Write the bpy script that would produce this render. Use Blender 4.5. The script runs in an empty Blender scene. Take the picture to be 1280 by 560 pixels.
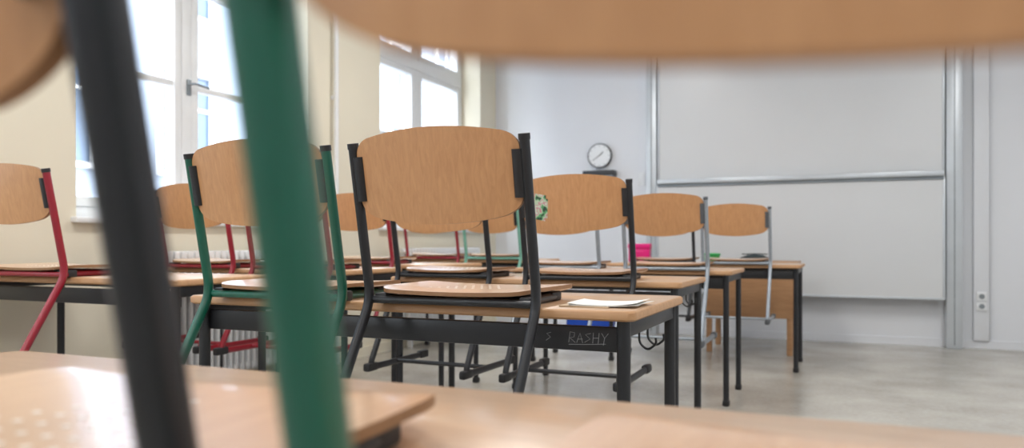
import bpy, bmesh, math, random
from mathutils import Vector, Matrix
random.seed(7)
scene = bpy.context.scene
COL = scene.collection

# ------------------------------------------------------------ materials
def new_mat(name):
    m = bpy.data.materials.new(name); m.use_nodes = True
    nt = m.node_tree
    return m, nt, nt.nodes['Principled BSDF']

def simple(name, col, rough=0.5, metal=0.0, var=0.06, scale=8.0, spec=0.5, coat=0.0):
    m, nt, b = new_mat(name)
    tc = nt.nodes.new('ShaderNodeTexCoord')
    n = nt.nodes.new('ShaderNodeTexNoise'); n.inputs['Scale'].default_value = scale
    n.inputs['Detail'].default_value = 4
    r = nt.nodes.new('ShaderNodeValToRGB')
    c = Vector(col)
    r.color_ramp.elements[0].color = (*(c*(1-var)), 1); r.color_ramp.elements[0].position = .3
    r.color_ramp.elements[1].color = (*[min(1, k) for k in c*(1+var)], 1); r.color_ramp.elements[1].position = .7
    nt.links.new(tc.outputs['Object'], n.inputs['Vector'])
    nt.links.new(n.outputs['Fac'], r.inputs['Fac'])
    nt.links.new(r.outputs['Color'], b.inputs['Base Color'])
    b.inputs['Roughness'].default_value = rough
    b.inputs['Metallic'].default_value = metal
    b.inputs['Specular IOR Level'].default_value = spec
    b.inputs['Coat Weight'].default_value = coat
    return m

def wood(name, c1, c2, stretch, rough=0.4, coat=0.0, dist=1.0):
    m, nt, b = new_mat(name)
    tc = nt.nodes.new('ShaderNodeTexCoord')
    oi = nt.nodes.new('ShaderNodeObjectInfo')
    mp = nt.nodes.new('ShaderNodeMapping'); mp.inputs['Scale'].default_value = stretch
    ad = nt.nodes.new('ShaderNodeVectorMath'); ad.operation = 'ADD'
    ml = nt.nodes.new('ShaderNodeMath'); ml.operation = 'MULTIPLY'; ml.inputs[1].default_value = 37.0
    nt.links.new(oi.outputs['Random'], ml.inputs[0])
    nt.links.new(tc.outputs['Object'], mp.inputs['Vector'])
    nt.links.new(mp.outputs['Vector'], ad.inputs[0]); nt.links.new(ml.outputs[0], ad.inputs[1])
    n = nt.nodes.new('ShaderNodeTexNoise'); n.inputs['Scale'].default_value = 1.0
    n.inputs['Detail'].default_value = 6; n.inputs['Roughness'].default_value = .6
    n.inputs['Distortion'].default_value = dist
    nt.links.new(ad.outputs[0], n.inputs['Vector'])
    r = nt.nodes.new('ShaderNodeValToRGB')
    r.color_ramp.elements[0].color = (*c1, 1); r.color_ramp.elements[0].position = .3
    r.color_ramp.elements[1].color = (*c2, 1); r.color_ramp.elements[1].position = .7
    nt.links.new(n.outputs['Fac'], r.inputs['Fac'])
    nt.links.new(r.outputs['Color'], b.inputs['Base Color'])
    bp = nt.nodes.new('ShaderNodeBump'); bp.inputs['Strength'].default_value = .03
    nt.links.new(n.outputs['Fac'], bp.inputs['Height']); nt.links.new(bp.outputs['Normal'], b.inputs['Normal'])
    b.inputs['Roughness'].default_value = rough
    b.inputs['Coat Weight'].default_value = coat
    b.inputs['Coat Roughness'].default_value = .12
    return m

M = {}
M['back'] = wood('beech_backrest', (.53, .26, .11), (.64, .335, .15), (80, 80, 4), .4, .2)
M['seat'] = wood('beech_seat', (.62, .37, .22), (.73, .47, .29), (70, 5, 70), .3, .5)
M['edge'] = simple('plywood_edge', (.30, .155, .07), .5, scale=60)
M['top'] = wood('beech_table_laminate', (.54, .35, .215), (.65, .44, .285), (4, 45, 45), .3, .45)
M['topedge'] = wood('beech_table_edge', (.44, .24, .11), (.56, .32, .16), (4, 45, 45), .45)
M['oak'] = wood('desk_wood_panel', (.42, .22, .10), (.54, .30, .15), (4, 40, 40), .45)
M['black'] = simple('black_powder_coat', (.014, .015, .018), .35, scale=40)
M['plastic'] = simple('black_plastic', (.016, .016, .018), .5, scale=40)
M['green'] = simple('green_powder_coat', (.0, .105, .062), .32, scale=30, coat=.3)
M['red'] = simple('red_powder_coat', (.30, .010, .025), .32, scale=30, coat=.3)
M['silver'] = simple('silver_powder_coat', (.36, .40, .44), .35, metal=.5, scale=30)
M['mint'] = simple('mint_powder_coat', (.18, .42, .32), .35, scale=30)
M['greyplastic'] = simple('grey_plastic', (.10, .11, .12), .5)
M['white_dot'] = simple('white_print', (.84, .80, .74), .4)
M['wall_cream'] = simple('cream_wall_paint', (.80, .75, .61), .8, var=.03, scale=1.2)
M['wall_white'] = simple('white_wall_paint', (.77, .79, .82), .75, var=.02, scale=1.0)
M['ceil'] = simple('ceiling_paint', (.85, .86, .87), .9, var=.02)
M['frame_white'] = simple('white_window_paint', (.82, .84, .85), .4, var=.02)
M['board'] = simple('whiteboard_enamel', (.70, .715, .72), .3, var=.015, scale=1.5)
M['alu'] = simple('aluminium', (.60, .64, .67), .35, metal=.3, var=.03)
M['alud'] = simple('dark_aluminium', (.25, .28, .30), .4, metal=.3, var=.03)  # darker aluminium: board strip, pylon slots, handles, shelf, socket discs
M['paper'] = simple('paper', (.85, .84, .80), .8, var=.02)
M['card'] = simple('kraft_cover', (.60, .45, .30), .8, var=.05)
M['pink'] = simple('magenta_plastic', (.75, .01, .22), .4)
M['blue'] = simple('blue_plastic', (.01, .07, .45), .4)
M['greenobj'] = simple('green_sponge', (.05, .45, .12), .7)
M['darkfab'] = simple('dark_fabric', (.03, .045, .05), .9, scale=50)
M['clockface'] = simple('clock_face', (.85, .87, .88), .4, var=.01)
M['clockrim'] = simple('clock_rim', (.03, .035, .04), .35)
M['facade'] = simple('facade_plaster', (.19, .22, .27), .9, var=.08, scale=.6)
M['facade_glass'] = simple('facade_glass', (.035, .06, .10), .3, var=.2, scale=.5)
M['facade_trim'] = simple('facade_trim', (.45, .45, .45), .8)
M['asphalt'] = simple('asphalt', (.15, .15, .16), .9)
M['tag'] = simple('correction_pen', (.34, .34, .34), .6)

def floor_mat():
    m, nt, b = new_mat('linoleum_floor')
    tc = nt.nodes.new('ShaderNodeTexCoord')
    n = nt.nodes.new('ShaderNodeTexNoise'); n.inputs['Scale'].default_value = 2.2; n.inputs['Detail'].default_value = 8
    n2 = nt.nodes.new('ShaderNodeTexNoise'); n2.inputs['Scale'].default_value = 40; n2.inputs['Detail'].default_value = 5
    mx = nt.nodes.new('ShaderNodeMath'); mx.operation = 'MULTIPLY_ADD'; mx.inputs[1].default_value = .35
    nt.links.new(tc.outputs['Object'], n.inputs['Vector']); nt.links.new(tc.outputs['Object'], n2.inputs['Vector'])
    nt.links.new(n2.outputs['Fac'], mx.inputs[0]); nt.links.new(n.outputs['Fac'], mx.inputs[2])
    r = nt.nodes.new('ShaderNodeValToRGB')
    r.color_ramp.elements[0].color = (.36, .335, .29, 1); r.color_ramp.elements[0].position = .42
    r.color_ramp.elements[1].color = (.57, .54, .48, 1); r.color_ramp.elements[1].position = .85
    nt.links.new(mx.outputs[0], r.inputs['Fac']); nt.links.new(r.outputs['Color'], b.inputs['Base Color'])
    b.inputs['Roughness'].default_value = .25
    return m
M['floor'] = floor_mat()

def sticker_mat():
    m, nt, b = new_mat('sticker_print')
    tc = nt.nodes.new('ShaderNodeTexCoord')
    n = nt.nodes.new('ShaderNodeTexNoise'); n.inputs['Scale'].default_value = 34; n.inputs['Detail'].default_value = 1.5
    r = nt.nodes.new('ShaderNodeValToRGB'); r.color_ramp.interpolation = 'CONSTANT'
    e = r.color_ramp.elements
    e[0].color = (.03, .06, .04, 1); e[0].position = 0
    e[1].color = (.10, .35, .14, 1); e[1].position = .43
    for p, c in ((.49, (.50, .62, .45, 1)), (.56, (.60, .25, .30, 1)), (.61, (.6, .66, .55, 1))):
        x = e.new(p); x.color = c
    nt.links.new(tc.outputs['Object'], n.inputs['Vector']); nt.links.new(n.outputs['Fac'], r.inputs['Fac'])
    nt.links.new(r.outputs['Color'], b.inputs['Base Color'])
    return m
M['sticker'] = sticker_mat()

def glass_mat():
    m = bpy.data.materials.new('window_glass'); m.use_nodes = True
    nt = m.node_tree; nt.nodes.clear()
    o = nt.nodes.new('ShaderNodeOutputMaterial'); t = nt.nodes.new('ShaderNodeBsdfTransparent')
    t.inputs['Color'].default_value = (.95, .97, .98, 1)
    g = nt.nodes.new('ShaderNodeBsdfGlossy'); g.inputs['Roughness'].default_value = .02
    mx = nt.nodes.new('ShaderNodeMixShader'); mx.inputs[0].default_value = .06
    nt.links.new(t.outputs[0], mx.inputs[1]); nt.links.new(g.outputs[0], mx.inputs[2]); nt.links.new(mx.outputs[0], o.inputs[0])
    return m
M['glass'] = glass_mat()

# ------------------------------------------------------------ mesh helpers
def mesh_of(bm, name, mats, smooth=35):
    bmesh.ops.recalc_face_normals(bm, faces=bm.faces)
    me = bpy.data.meshes.new(name); bm.to_mesh(me); bm.free()
    for m in mats: me.materials.append(m)
    for p in me.polygons: p.use_smooth = True
    me.set_sharp_from_angle(angle=math.radians(smooth))
    return me

def obj(name, me, loc=(0, 0, 0), rot=(0, 0, 0), parent=None):
    o = bpy.data.objects.new(name, me); COL.objects.link(o)
    o.location = loc; o.rotation_euler = rot
    if parent: o.parent = parent
    return o

def empty(name, loc=(0, 0, 0), rotz=0):
    e = bpy.data.objects.new(name, None); COL.objects.link(e)
    e.location = loc; e.rotation_euler = (0, 0, rotz); e.empty_display_size = .1
    return e

def box(bm, x0, x1, y0, y1, z0, z1, mi=0, bev=0.0):
    vs = [bm.verts.new((x, y, z)) for z in (z0, z1) for x, y in ((x0, y0), (x1, y0), (x1, y1), (x0, y1))]
    fs = [bm.faces.new([vs[i] for i in f]) for f in
          ((3, 2, 1, 0), (4, 5, 6, 7), (0, 1, 5, 4), (1, 2, 6, 5), (2, 3, 7, 6), (3, 0, 4, 7))]
    for f in fs: f.material_index = mi
    if bev > 0:
        es = list({e for f in fs for e in f.edges})
        r = bmesh.ops.bevel(bm, geom=es, offset=bev, segments=2, affect='EDGES', profile=.5)
        for f in r['faces']: f.material_index = mi

def fillet(pts, r, n=6):
    pts = [Vector(p) for p in pts]; out = [pts[0]]
    for i in range(1, len(pts)-1):
        a, b, c = pts[i-1], pts[i], pts[i+1]
        d1, d2 = (a-b), (c-b)
        rr = min(r, d1.length*.45, d2.length*.45)
        p, q = b+d1.normalized()*rr, b+d2.normalized()*rr
        for k in range(n+1):
            t = k/n
            out.append((1-t)**2*p+2*t*(1-t)*b+t*t*q)
    out.append(pts[-1]); return out

def sweep(bm, pts, r, sides=12, mi=0, ref=Vector((1, 0, 0)), r2=None, caps=True):
    r2 = r2 or r
    pts = [Vector(p) for p in pts]; rings = []
    for i, p in enumerate(pts):
        if i == 0: t = pts[1]-pts[0]
        elif i == len(pts)-1: t = pts[-1]-pts[-2]
        else: t = (pts[i+1]-p).normalized()+(p-pts[i-1]).normalized()
        t.normalize()
        u = ref - t*ref.dot(t)
        if u.length < .15:
            alt = Vector((0, 0, 1)); u = alt - t*alt.dot(t)
        u.normalize(); v = t.cross(u)
        rings.append([bm.verts.new(p+u*math.cos(2*math.pi*k/sides)*r+v*math.sin(2*math.pi*k/sides)*r2) for k in range(sides)])
    for a, b in zip(rings, rings[1:]):
        for k in range(sides):
            f = bm.faces.new((a[k], a[(k+1) % sides], b[(k+1) % sides], b[k])); f.material_index = mi
    if caps:
        bm.faces.new(rings[0][::-1]).material_index = mi; bm.faces.new(rings[-1]).material_index = mi

def disc(bm, c, axis, r, h, n=32, mi=0):
    c = Vector(c); axis = Vector(axis).normalized()
    ref = Vector((0, 0, 1)) if abs(axis.z) < .9 else Vector((1, 0, 0))
    sweep(bm, [c, c+axis*h], r, n, mi, ref)

def sheet(bm, cols, lo, hi, rows, fn, th):
    A, B = [], []
    for x in cols:
        l, h = lo(x), hi(x); a, b = [], []
        for j in range(rows+1):
            p = Vector(fn(x, l+(h-l)*j/rows))
            a.append(bm.verts.new(p+th*.5)); b.append(bm.verts.new(p-th*.5))
        A.append(a); B.append(b)
    n = len(cols)-1
    for i in range(n):
        for j in range(rows):
            bm.faces.new((A[i][j], A[i+1][j], A[i+1][j+1], A[i][j+1]))
            bm.faces.new((B[i][j], B[i][j+1], B[i+1][j+1], B[i+1][j]))
    def rim(a0, a1, b0, b1):
        f = bm.faces.new((a0, a1, b1, b0)); f.material_index = 1
    for i in range(n):
        rim(A[i][0], A[i+1][0], B[i][0], B[i+1][0]); rim(A[i][rows], A[i+1][rows], B[i][rows], B[i+1][rows])
    for j in range(rows):
        rim(A[0][j], A[0][j+1], B[0][j], B[0][j+1]); rim(A[n][j], A[n][j+1], B[n][j], B[n][j+1])

def edge_cols(w, r, n=14, m=9):
    c = [-(w-r)+2*(w-r)*i/n for i in range(n+1)]
    e = [w-r+r*math.sin(math.pi/2*k/m) for k in range(1, m+1)]
    return [-x for x in e[::-1]]+c+e

def rnd(x, w, r):
    d = abs(x)-(w-r)
    if d <= 0: return 0.0
    return r-math.sqrt(max(0, r*r-d*d))

# ------------------------------------------------------------ chair
HW = .235
LEAN = .2
def lean_y(z): return -LEAN*(z-.4125) if z > .4125 else 0

BW = .223
def back_y(x, z): return lean_y(z) - .024*(1-(x/BW)**2)

_ch = {}
def chair_meshes():
    if _ch: return _ch
    bm = bmesh.new()
    hi = lambda x: .835-.024*(x/BW)**2 - rnd(x, BW, .04)*.8
    lo = lambda x: .604+.028*(x/BW)**2 + rnd(x, BW, .06)*.55
    sheet(bm, edge_cols(BW, .045), lo, hi, 12, lambda x, z: (x, back_y(x, z), z), Vector((0, .011, 0)))
    _ch['backrest'] = mesh_of(bm, 'backrest', [M['back'], M['edge']], 40)
    bm = bmesh.new(); SW = .222
    hi = lambda x: .385 - rnd(x, SW, .11)
    lo = lambda x: -.012 + rnd(x, SW, .05)
    def sz(x, y):
        t = max(0, (y-.29)/.1)
        return (x*(1-.06*max(0, (.2-y)/.2)), y, .4355 - .018*t*t + .006*(x/SW)**2 - .004*max(0, (.05-y)/.05))
    sheet(bm, edge_cols(SW, .07), lo, hi, 14, sz, Vector((0, 0, .010)))
    _ch['seat'] = mesh_of(bm, 'seat', [M['seat'], M['edge']], 40)
    bm = bmesh.new()
    for i in range(9):
        for j in range(7):
            x = -.10+i*.025+(.0125 if j % 2 else 0); y = .08+j*.026
            if abs(x) > .11-.012*j: continue
            z = sz(x, y)[2]+.005
            disc(bm, (x, y, z-.001), (0, 0, 1), .004, .0013, 8)
    _ch['dots'] = mesh_of(bm, 'dots', [M['white_dot']])
    return _ch

def frame_mesh(cname, dz=0.0):
    k = 'f_%s_%g' % (cname, dz)
    if k in _ch: return _ch[k]
    bm = bmesh.new()
    zt = .80+dz
    for s in (-1, 1):
        X = s*HW
        pts = [(X, .23, .016), (X, -.235, .016), (X, 0, .4125), (X, lean_y(zt), zt)]
        sweep(bm, fillet(pts, .045, 8), .0120, 14, r2=.0145)
    pts = [(-HW, .0, .4115), (-.185, .03, .4115), (-.175, .30, .4115), (.175, .30, .4115), (.185, .03, .4115), (HW, 0, .4115)]
    sweep(bm, fillet(pts, .04, 6), .0112, 12, ref=Vector((0, 0, 1)))
    sweep(bm, [(-HW, .0, .4115), (HW, .0, .4115)], .010, 12, ref=Vector((0, 0, 1)))
    sweep(bm, [(-HW, -.02, .018), (HW, -.02, .018)], .0095, 12, ref=Vector((0, 0, 1)))
    _ch[k] = mesh_of(bm, 'frame_'+cname, [M[cname]])
    return _ch[k]

def plast_mesh(mat, dz=0.0):
    k = 'p_%s_%g' % (mat, dz)
    if k in _ch: return _ch[k]
    bm = bmesh.new()
    for s in (-1, 1):
        X = s*HW
        zt = .80+dz
        sweep(bm, [(X, lean_y(zt-.004), zt-.004), (X, lean_y(zt+.010), zt+.010)], .0135, 14, r2=.0165)
        pts = [(X-s*.017, lean_y(z+dz)-.008, z+dz) for z in (.665, .675, .72, .765, .775)]
        sweep(bm, pts, .014, 12, r2=.011)
        sweep(bm, [(X-s*.010, lean_y(.68+dz)+.010, .68+dz), (X-s*.010, lean_y(.76+dz)+.010, .76+dz)], .012, 12, r2=.008)
        for y0, y1 in ((-.262, -.185), (.175, .245)):
            box(bm, X-.016, X+.016, y0, y1, 0, .036, bev=.009)
        box(bm, X-s*.03-.018, X-s*.03+.018, .0, .06, .4005, .428, bev=.005)
        box(bm, s*.17-.016, s*.17+.016, .24, .31, .4005, .426, bev=.005)
    _ch[k] = mesh_of(bm, 'plastic_parts_'+mat, [M[mat]])
    return _ch[k]

def chair(x, y, th, color, rot=0, dots=True, plast='plastic', dz=0.0):
    e = empty('school_chair', (x, y, th-.40), rot)
    c = chair_meshes()
    obj('frame', frame_mesh(color, dz), parent=e)
    obj('backrest', c['backrest'], (0, -LEAN*dz, dz), parent=e)
    obj('seat', c['seat'], parent=e)
    obj('plastic_fittings', plast_mesh(plast, dz), parent=e)
    if dots: obj('seat_print', c['dots'], parent=e)
    return e

# ------------------------------------------------------------ table
def rrect(x0, x1, y0, y1, r, n=6):
    out = []
    for cx, cy, a in ((x1-r, y0+r, -90), (x1-r, y1-r, 0), (x0+r, y1-r, 90), (x0+r, y0+r, 180)):
        for k in range(n+1):
            t = math.radians(a+90*k/n); out.append((cx+r*math.cos(t), cy+r*math.sin(t)))
    return out

def table(x0, x1, y0, y1, h, fm='black', hooks=True):
    cx, cy = (x0+x1)/2, (y0+y1)/2
    w, d = (x1-x0)/2, (y1-y0)/2
    e = empty('school_desk', (cx, cy, 0))
    bm = bmesh.new()
    prof = [(.006, h-.025), (0, h-.020), (0, h-.005), (.005, h)]
    rings = []
    for ins, z in prof:
        rings.append([bm.verts.new((px, py, z)) for px, py in rrect(-w+ins, w-ins, -d+ins, d-ins, .022)])
    n = len(rings[0])
    for a, b in zip(rings, rings[1:]):
        for k in range(n):
            bm.faces.new((a[k], a[(k+1) % n], b[(k+1) % n], b[k])).material_index = 1
    bm.faces.new(rings[0][::-1]).material_index = 1
    bm.faces.new(rings[-1])
    obj('tabletop', mesh_of(bm, 'tabletop', [M['top'], M['topedge']], 50), parent=e)
    bm = bmesh.new()
    ins = .035; zt = h-.0255
    for sx in (-1, 1):
        for sy in (-1, 1):
            X, Y = sx*(w-ins), sy*(d-ins)
            sweep(bm, [(X, Y, .02), (X, Y, zt)], .0165, 16)
        box(bm, sx*(w-ins)-.012, sx*(w-ins)+.012, -(d-ins), d-ins, zt-.04, zt, bev=.003)
    box(bm, -(w-ins), w-ins, d-ins-.012, d-ins+.012, zt-.045, zt, bev=.003)
    box(bm, -(w-ins), w-ins, -(d-ins)+.008, -(d-ins)+.030, zt-.078, zt-.018, bev=.004)
    if hooks:
        for sx in (-1, 1):
            X = sx*(w-ins)
            for y in (-.02, -.11):
                pts = [(X, y, zt-.035), (X, y, zt-.07), (X+sx*.022, y, zt-.088), (X+sx*.044, y, zt-.070), (X+sx*.042, y, zt-.055)]
                sweep(bm, fillet(pts, .012), .003, 8, ref=Vector((0, 1, 0)))
    obj('steel_frame', mesh_of(bm, 'steel_frame', [M[fm]]), parent=e)
    bm = bmesh.new()
    for sx in (-1, 1):
        for sy in (-1, 1):
            X, Y = sx*(w-ins), sy*(d-ins)
            box(bm, X-.019, X+.019, Y-.019, Y+.026, 0, .035, bev=.008)
    obj('floor_glides', mesh_of(bm, 'floor_glides', [M['plastic']]), parent=e)
    return e

TH = .76
# foreground desk with two chairs
FT = .743
table(-1.25, .62, .290, .835, FT)
chair(-.287-.235, .258, FT, 'black', math.radians(4.0), dz=.014)
chair(-.186+.235, .258, FT, 'green', dots=False, dz=.014)
# main desk
t1 = table(-1.83, -.45, 1.735, 2.32, TH)
chair(-.913, 1.70, TH, 'black')
chair(-1.468, 1.70, TH, 'green')
# second row
table(-1.97, -.605, 3.07, 3.66, TH)
c2 = chair(-1.025, 3.04, TH, 'black')
chair(-1.665, 3.04, TH, 'black', math.radians(-1))
# third
table(-1.95, -.59, 4.40, 5.0, TH, hooks=False)
chair(-.95, 4.37, TH, 'silver', plast='greyplastic')
chair(-1.58, 4.37, TH, 'silver', plast='greyplastic')
# fourth
table(-1.72, -.30, 5.75, 6.35, TH, hooks=False)
chair(-.735, 5.72, TH, 'silver', plast='greyplastic')
chair(-1.27, 5.72, TH, 'black')
# window column
LT = .785
table(-3.5, -2.2, 2.03, 2.55, LT)
chair(-2.965, 2.0, LT, 'red')
table(-3.5, -2.2, 3.05, 3.57, LT)
chair(-3.10, 3.02, LT, 'red')
chair(-2.50, 3.02, LT, 'red')
table(-3.5, -2.2, 4.02, 4.56, LT)
chair(-2.77, 3.99, LT, 'red')
table(-3.5, -2.2, 5.48, 6.05, LT)
chair(-2.54, 5.45, LT, 'mint')
chair(-3.08, 5.45, LT, 'red')

# sticker (flat print following the curved backrest)
bm = bmesh.new()
G = 8; grid = []
for i in range(G+1):
    row = []
    for j in range(G+1):
        x = -.185+.072*i/G+.012*j/G; z = .660+.105*j/G-.014*i/G
        row.append(bm.verts.new((x, back_y(x, z)-.0066, z)))
    grid.append(row)
for i in range(G):
    for j in range(G):
        if (i, j) in ((0, G-1), (G-1, 0), (G-1, G-1), (0, 0)): continue
        bm.faces.new((grid[i][j], grid[i+1][j], grid[i+1][j+1], grid[i][j+1]))
obj('sticker', mesh_of(bm, 'sticker', [M['sticker']]), parent=c2)

# graffiti on main desk apron
yF = -(.585/2-.035)+.008-.0006
strokes = [
    [(0, 0), (.004, .03), (.018, .028), (.016, .016), (.003, .013), (.02, 0)],
    [(.024, 0), (.034, .028), (.042, .0)], [(.027, .010), (.042, .011)],
    [(.066, .028), (.050, .024), (.064, .012), (.048, .002)],
    [(.072, .0), (.074, .03)], [(.074, .015), (.090, .016)], [(.088, .0), (.091, .03)],
    [(.098, .03), (.107, .016), (.118, .03)], [(.107, .016), (.103, -.004)],
    [(-.055, .026), (-.068, .022), (-.056, .012), (-.070, .002)],
    [(.0, -.006), (.05, -.004), (.11, .000)],
]
bm = bmesh.new()
for s in strokes:
    sweep(bm, [(.515+a*.85, yF, TH-.084+b*.85) for a, b in s], .0006, 6, ref=Vector((0, 1, 0)))
obj('graffiti_tag', mesh_of(bm, 'graffiti_tag', [M['tag']]), parent=t1)

# loose papers
def papers(x, y, z, rot):
    e = empty('stack_of_papers', (x, y, z), rot)
    bm = bmesh.new(); box(bm, -.096, .03, -.085, .075, 0.0005, .0035)
    obj('kraft_folder', mesh_of(bm, 'kraft_folder', [M['card']]), parent=e)
    bm = bmesh.new()
    def leaf(cx, cy, w, d, z0, a, curl):
        n = 12; ca, sa = math.cos(a), math.sin(a); A = []
        for i in range(n+1):
            t = i/n; lx = -w/2+w*t
            zz = z0+curl*(max(0, t-.55)/.45)**2+curl*.5*(max(0, .3-t)/.3)**2
            A.append([bm.verts.new((cx+lx*ca-ly*sa, cy+lx*sa+ly*ca, zz+q)) for ly, q in ((-d/2, 0), (d/2, 0), (d/2, -.0007), (-d/2, -.0007))])
        for p, q in zip(A, A[1:]):
            for k in range(4): bm.faces.new((p[k], q[k], q[(k+1) % 4], p[(k+1) % 4]))
        bm.faces.new(A[0]); bm.faces.new(A[-1][::-1])
    leaf(.008, 0, .175, .155, .0045, .05, .003)
    leaf(.014, .006, .175, .155, .0054, -.08, .004)
    leaf(.008, .003, .175, .155, .0063, .02, .008)
    obj('paper_sheets', mesh_of(bm, 'paper_sheets', [M['paper']]), parent=e)
papers(-.562, 1.88, TH, math.radians(1))

# teacher's desk
e = empty('teacher_desk', (-.75, 6.86, 0))
bm = bmesh.new()
box(bm, -.38, .38, -.30, .30, .735, .76, bev=.004)
box(bm, -.34, .34, -.275, -.257, .30, .734, bev=.002)
for s in (-1, 1): box(bm, s*.35-.012, s*.35+.012, -.27, .27, .30, .734, bev=.002)
box(bm, -.335, .335, .1, .27, .55, .70, bev=.004)
obj('desk_body', mesh_of(bm, 'desk_body', [M['oak']]), parent=e)
bm = bmesh.new()
for sx in (-1, 1):
    for sy in (-1, 1):
        box(bm, sx*.32-.022, sx*.32+.022, sy*.245-.022, sy*.245+.022, 0, .3, bev=.004)
obj('legs', mesh_of(bm, 'legs', [M['oak']]), parent=e)

def lidbox(name, x, y, z, w, d, h, mat, rot=0):
    bm = bmesh.new()
    box(bm, -w/2, w/2, -d/2, d/2, 0, h*.72, bev=.006)
    box(bm, -w/2-.006, w/2+.006, -d/2-.006, d/2+.006, h*.72, h, bev=.008)
    sweep(bm, fillet([(-w*.2, -d/2-.004, h*.5), (-w*.2, -d/2-.02, h*.55), (w*.2, -d/2-.02, h*.55), (w*.2, -d/2-.004, h*.5)], .01), .003, 8, ref=Vector((0, 0, 1)))
    obj(name, mesh_of(bm, name, [mat]), (x, y, z), (0, 0, rot))
lidbox('magenta_storage_box', -1.57, 6.23, TH, .17, .11, .150, M['pink'], .1)
lidbox('green_chalk_box', -.98, 6.2, TH, .10, .07, .075, M['greenobj'], -.2)

def pouch(name, x, y, z, L, r, mat, rot):
    bm = bmesh.new()
    n = 14
    rings = []
    for i in range(n+1):
        t = i/n; rr = r*(math.sin(math.pi*(.06+.88*t))**.45)
        rings.append([bm.verts.new((-L/2+L*t, math.cos(a)*rr*1.25, max(0, rr*.85+math.sin(a)*rr*.85*(1+.06*math.sin(i*2))))) for a in [2*math.pi*k/16 for k in range(16)]])
    for a, b in zip(rings, rings[1:]):
        for k in range(16): bm.faces.new((a[k], a[(k+1) % 16], b[(k+1) % 16], b[k]))
    bm.faces.new(rings[0][::-1]); bm.faces.new(rings[-1])
    sweep(bm, [(-L*.4, 0, r*1.72), (0, 0, r*1.78), (L*.4, 0, r*1.72)], .004, 8, ref=Vector((0, 0, 1)))
    obj(name, mesh_of(bm, name, [mat], 60), (x, y, z), (0, 0, rot))
pouch('pencil_case', -.66, 6.22, TH, .24, .04, M['darkfab'], .1)

# blue crate
bm = bmesh.new()
w, d, h, t = .22, .15, .17, .008
box(bm, -w, w, -d, d, 0, t)
for s in (-1, 1):
    box(bm, -w, w, s*d-(t if s > 0 else 0), s*d+(0 if s > 0 else t), t, h)
    box(bm, s*w-(t if s > 0 else 0), s*w+(0 if s > 0 else t), -d+t, d-t, t, h)
    box(bm, -w-.008, w+.008, s*d-.006, s*d+.006, h-.014, h, bev=.003)
    box(bm, s*w-.006, s*w+.006, -d, d, h-.014, h, bev=.003)
obj('blue_storage_crate', mesh_of(bm, 'blue_storage_crate', [M['blue']]), (-2.36, 7.42, 0))

# ------------------------------------------------------------ room
XL, YF, XR, YB, CH = -3.58, 7.74, 3.4, -3.2, 3.75
TH_W = .36
openings = [(-2.9, -1.1), (-.1, 1.72), (2.68, 4.50), (5.44, 7.35)]
SILL, HEAD = 1.05, 3.35
bm = bmesh.new()
ys = [YB-.2]
for a, b in openings: ys += [a, b]
ys.append(YF+.2)
for i in range(0, len(ys), 2): box(bm, XL-TH_W, XL, ys[i], ys[i+1], 0, CH)
for a, b in openings:
    box(bm, XL-TH_W, XL, a, b, 0, SILL-.03); box(bm, XL-TH_W, XL, a, b, HEAD, CH)
bmesh.ops.remove_doubles(bm, verts=bm.verts, dist=.0001)
obj('wall_left', mesh_of(bm, 'wall_left', [M['wall_cream']]))
def wallbox(name, *a, mat):
    bm = bmesh.new(); box(bm, *a); return obj(name, mesh_of(bm, name, [mat]))
wallbox('wall_front', XL, XR+.2, YF, YF+.2, 0, CH, mat=M['wall_white'])
wallbox('wall_right', XR, XR+.2, YB-.2, YF, 0, CH, mat=M['wall_white'])
wallbox('wall_back', XL, XR, YB-.2, YB, 0, CH, mat=M['wall_white'])
wallbox('floor', XL, XR, YB, YF, -.1, 0, mat=M['floor'])
wallbox('ceiling', XL-TH_W, XR+.2, YB-.2, YF+.2, CH, CH+.15, mat=M['ceil'])
wallbox('baseboard_front', XL+.02, XR, YF-.015, YF, 0, .07, mat=M['wall_white'])
wallbox('baseboard_left', XL, XL+.015, YB, YF-.015, 0, .08, mat=M['wall_cream'])
wallbox('baseboard_right', XR-.015, XR, YB, YF-.015, 0, .08, mat=M['wall_white'])

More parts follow.
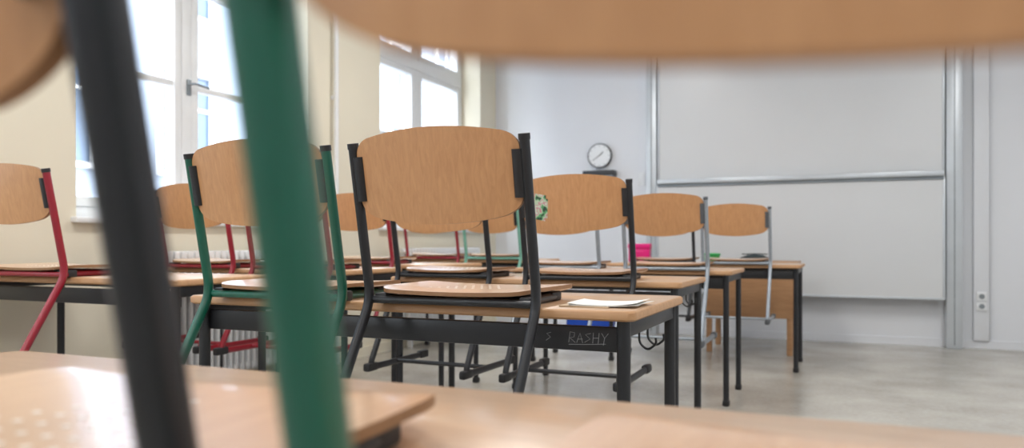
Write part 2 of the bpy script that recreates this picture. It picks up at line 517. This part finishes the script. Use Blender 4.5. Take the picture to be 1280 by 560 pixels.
def window(i, a, b):
    XW = XL-.27
    e = empty('window_%d' % i, (0, 0, 0))
    bm = bmesh.new()
    f = .065; dp = .05
    TR = 2.62; mid = (a+b)/2
    box(bm, XW-dp, XW+dp, a, a+f, SILL, HEAD, bev=.006); box(bm, XW-dp, XW+dp, b-f, b, SILL, HEAD, bev=.006)
    box(bm, XW-dp, XW+dp, a+f, b-f, SILL, SILL+f, bev=.006); box(bm, XW-dp, XW+dp, a+f, b-f, HEAD-f, HEAD, bev=.006)
    box(bm, XW-dp, XW+dp+.02, a+f, b-f, TR-.05, TR+.05, bev=.008)
    box(bm, XW-dp, XW+dp+.012, mid-.04, mid+.04, SILL+f, TR-.05, bev=.008)
    box(bm, XW-dp, XW+dp, mid-.035, mid+.035, TR+.05, HEAD-f, bev=.006)
    s = .055
    panes = []
    for y0, y1 in ((a+f, mid-.04), (mid+.04, b-f)):
        for z0, z1, mun in ((SILL+f, TR-.05, 1.90), (TR+.05, HEAD-f, None)):
            x0, x1 = XW-.02, XW+.06
            box(bm, x0, x1, y0, y0+s, z0, z1, bev=.006); box(bm, x0, x1, y1-s, y1, z0, z1, bev=.006)
            box(bm, x0, x1, y0+s, y1-s, z0, z0+s, bev=.006); box(bm, x0, x1, y0+s, y1-s, z1-s, z1, bev=.006)
            if mun: box(bm, x0+.015, x1-.01, y0+s, y1-s, mun-.018, mun+.018, bev=.004)
            panes.append((y0+s, y1-s, z0+s, z1-s))
    obj('casement_frame', mesh_of(bm, 'casement_frame', [M['frame_white']]), parent=e)
    bm = bmesh.new()
    for y0, y1, z0, z1 in panes:
        vs = [bm.verts.new(p) for p in ((XW+.01, y0, z0), (XW+.01, y1, z0), (XW+.01, y1, z1), (XW+.01, y0, z1))]
        bm.faces.new(vs)
    obj('glass', mesh_of(bm, 'glass', [M['glass']]), parent=e)
    bm = bmesh.new()
    box(bm, XL-TH_W+.1, XL+.045, a-.03, b+.03, SILL-.03, SILL, bev=.008)
    obj('sill_board', mesh_of(bm, 'sill_board', [M['frame_white']]), parent=e)
    bm = bmesh.new()
    hy = mid+.01
    box(bm, XW+.06, XW+.075, hy-.015, hy+.015, 1.84, 1.94, bev=.004)
    sweep(bm, fillet([(XW+.075, hy, 1.91), (XW+.12, hy, 1.91), (XW+.12, hy+.11, 1.90)], .015), .008, 8, ref=Vector((0, 0, 1)))
    obj('handle', mesh_of(bm, 'handle', [M['alud']]), parent=e)
for i, (a, b) in enumerate(openings): window(i+1, a, b)

def radiator(a, b):
    bm = bmesh.new()
    n = int((b-a)/.05)
    for i in range(n):
        y = a+(b-a)*(i+.5)/n
        for dx in (.05, .11):
            sweep(bm, [(XL+dx, y, .14), (XL+dx, y, .84)], .022, 10, r2=.016)
        box(bm, XL+.035, XL+.125, y-.02, y+.02, .82, .87, bev=.008)
        box(bm, XL+.035, XL+.125, y-.02, y+.02, .12, .17, bev=.008)
    sweep(bm, [(XL+.08, a-.12, .15), (XL+.08, b, .15)], .015, 10, ref=Vector((0, 0, 1)))
    sweep(bm, [(XL+.08, a-.03, .845), (XL+.08, b+.03, .845)], .017, 10, ref=Vector((0, 0, 1)))
    for y in (a+.1, b-.1):
        box(bm, XL+.003, XL+.06, y-.01, y+.01, .75, .78); box(bm, XL+.06, XL+.10, y-.015, y+.015, 0, .13)
    obj('radiator', mesh_of(bm, 'radiator', [M['frame_white']]))
for a, b in openings: radiator(a+.25, b-.25)
bm = bmesh.new()
sweep(bm, [(XL+.045, 4.78, 0), (XL+.045, 4.78, CH)], .018, 14)
for z in (.6, 2.0, 3.2): box(bm, XL, XL+.045, 4.77, 4.79, z, z+.03)
obj('heating_pipe', mesh_of(bm, 'heating_pipe', [M['frame_white']]))

# ------------------------------------------------------------ pylon whiteboard
e = empty('pylon_whiteboard', (0, 0, 0))
bx0, bx1 = -1.74, .775
bm = bmesh.new()
def panel(z0, z1, y):
    box(bm, bx0+.02, bx1-.02, y, y+.025, z0, z1, 0)
    for zz in (z0, z1-.02): box(bm, bx0, bx1, y-.008, y+.03, zz, zz+.02, 1, .003)
    for xx in (bx0, bx1-.02): box(bm, xx, xx+.02, y-.0075, y+.0295, z0+.02, z1-.02, 1, .003)
panel(.42, 1.50, YF-.16)
panel(1.52, 2.86, YF-.115)
box(bm, bx0+.01, bx1-.01, YF-.185, YF-.12, 1.50, 1.512, 1, .003)
box(bm, bx0+.01, bx1-.01, YF-.20, YF-.185, 1.497, 1.54, 1, .004)
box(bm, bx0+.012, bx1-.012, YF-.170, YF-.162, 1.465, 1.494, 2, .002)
obj('boards', mesh_of(bm, 'boards', [M['board'], M['alu'], M['alud']]), parent=e)
bm = bmesh.new()
for x0, x1 in ((bx0-.115, bx0-.01), (bx1+.01, bx1+.135)):
    box(bm, x0, x1, YF-.13, YF-.001, 0, 3.1, 0, .006)
    xm = (x0+x1)/2
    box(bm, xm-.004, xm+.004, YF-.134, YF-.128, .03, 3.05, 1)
obj('pylons', mesh_of(bm, 'pylons', [M['alu'], M['alud']]), parent=e)

# ------------------------------------------------------------ clock etc
cl = empty('wall_clock', (-2.37, YF, 1.825))
bm = bmesh.new()
R = .128
disc(bm, (0, -.001, 0), (0, -1, 0), R, .04, 48)
obj('case', mesh_of(bm, 'case', [M['clockrim']]), parent=cl)
bm = bmesh.new(); disc(bm, (0, -.041, 0), (0, -1, 0), R-.010, .002, 48)
obj('face', mesh_of(bm, 'face', [M['clockface']]), parent=cl)
bm = bmesh.new()
for k in range(12):
    a = math.pi*k/6; c, s = math.sin(a), math.cos(a)
    sweep(bm, [(c*(R-.030), -.0445, s*(R-.030)), (c*(R-.018), -.0445, s*(R-.018))], .0025, 6, ref=Vector((0, 1, 0)))
for a, L, r in ((math.radians(50), .055, .004), (math.radians(235), .085, .0028)):
    sweep(bm, [(0, -.047, 0), (math.sin(a)*L, -.047, math.cos(a)*L)], r, 8, ref=Vector((0, 1, 0)))
obj('hands_and_marks', mesh_of(bm, 'hands', [M['clockrim']]), parent=cl)

sp = empty('wall_speaker', (-2.36, YF, 1.59))
bm = bmesh.new(); box(bm, -.17, .17, -.12, -.001, .02, .075, bev=.008)
obj('box', mesh_of(bm, 'speaker_box', [M['clockrim']]), parent=sp)
bm = bmesh.new(); box(bm, -.16, .16, -.13, -.001, .0, .02, bev=.004)
obj('shelf', mesh_of(bm, 'speaker_shelf', [M['alud']]), parent=sp)

bm = bmesh.new()
box(bm, 1.00, 1.12, YF-.045, YF-.001, .07, CH, 0, .005)
box(bm, 1.125, 1.14, YF-.02, YF-.001, .07, CH, 0, .003)
obj('trim_1', mesh_of(bm, 'cable_channel', [M['wall_white']]))
bm = bmesh.new()
for z in (.33, .415):
    box(bm, 1.022, 1.098, YF-.062, YF-.046, z, z+.078, 0, .006)
    disc(bm, (1.06, YF-.0625, z+.039), (0, -1, 0), .022, .0015, 20, 1)
obj('wall_socket', mesh_of(bm, 'wall_socket', [M['frame_white'], M['alud']]))
bm = bmesh.new()
box(bm, -1.965, -1.895, YF-.014, YF-.001, 1.50, 1.64, 0, .004); box(bm, -1.95, -1.91, YF-.02, YF-.013, 1.53, 1.61, 0, .003)
obj('light_switch', mesh_of(bm, 'light_switch', [M['frame_white']]))

# ------------------------------------------------------------ unseen ceiling luminaires, added as fill light for the room
fill_mat, nt, b = new_mat('fill_diffuser')
b.inputs['Base Color'].default_value = (.9, .9, .88, 1)
b.inputs['Emission Color'].default_value = (1, .98, .96, 1); b.inputs['Emission Strength'].default_value = 2.0
for ix in (-1.8, 1.4):
    for iy in (-1.2, 1.8, 4.8):
        e = empty('fill_luminaire', (ix, iy, 3.2))
        bm = bmesh.new(); box(bm, -.14, .14, -.75, .75, 0, .07, bev=.015)
        for yy in (-.5, .5): sweep(bm, [(0, yy, .06), (0, yy, CH-3.2)], .006, 8)
        obj('housing', mesh_of(bm, 'housing', [M['frame_white']]), parent=e)
        bm = bmesh.new(); box(bm, -.12, .12, -.72, .72, -.006, -.001)
        obj('diffuser', mesh_of(bm, 'diffuser', [fill_mat]), parent=e)
        ld = bpy.data.lights.new('fill_light', 'AREA'); ld.shape = 'RECTANGLE'; ld.size = .24; ld.size_y = 1.4
        ld.energy = 18; ld.color = (1, .98, .96)
        lo = bpy.data.objects.new('fill_lamp', ld); COL.objects.link(lo); lo.parent = e; lo.location = (0, 0, -.02)

# ------------------------------------------------------------ outside
e = empty('street_building', (0, 0, 0))
bm = bmesh.new()
FX = -13.0
box(bm, FX-1, FX, -14, 30, -6, 14)
obj('facade', mesh_of(bm, 'facade', [M['facade']]), parent=e)
bm = bmesh.new(); bm2 = bmesh.new()
for r_ in range(-1, 4):
    for k in range(-4, 10):
        y = k*2.9; z = r_*3.4-1.0
        box(bm, FX, FX+.03, y, y+1.3, z, z+2.1)
        box(bm2, FX, FX+.10, y-.12, y, z-.1, z+2.25); box(bm2, FX, FX+.10, y+1.3, y+1.42, z-.1, z+2.25)
        box(bm2, FX, FX+.14, y, y+1.3, z+2.1, z+2.25); box(bm2, FX, FX+.16, y, y+1.3, z-.1, z)
        box(bm2, FX+.03, FX+.07, y+.62, y+.68, z, z+2.1); box(bm2, FX+.03, FX+.07, y, y+1.3, z+1.35, z+1.42)
obj('facade_windows', mesh_of(bm, 'facade_windows', [M['facade_glass']]), parent=e)
obj('facade_surrounds', mesh_of(bm2, 'facade_surrounds', [M['facade_trim']]), parent=e)
wallbox('street_ground', FX, XL-TH_W-.05, -14, 30, -6.1, -6, mat=M['asphalt'])

w = bpy.data.worlds.new('sky'); scene.world = w; w.use_nodes = True
bg = w.node_tree.nodes['Background']
bg.inputs['Color'].default_value = (.88, .935, 1.0, 1); bg.inputs['Strength'].default_value = 7.0

scene.view_settings.view_transform = 'Standard'
scene.view_settings.exposure = 0.88

# ------------------------------------------------------------ camera
cd = bpy.data.cameras.new('camera'); cam = bpy.data.objects.new('camera', cd); COL.objects.link(cam)
cam.location = (0, 0, .92)
cam.rotation_euler = (math.radians(90), 0, math.radians(23.6))
cd.sensor_width = 36; cd.lens = 27.0
cd.shift_y = 23/1280
cd.clip_start = .02
cd.dof.use_dof = True; cd.dof.focus_distance = 1.95; cd.dof.aperture_fstop = 3.2
scene.camera = cam
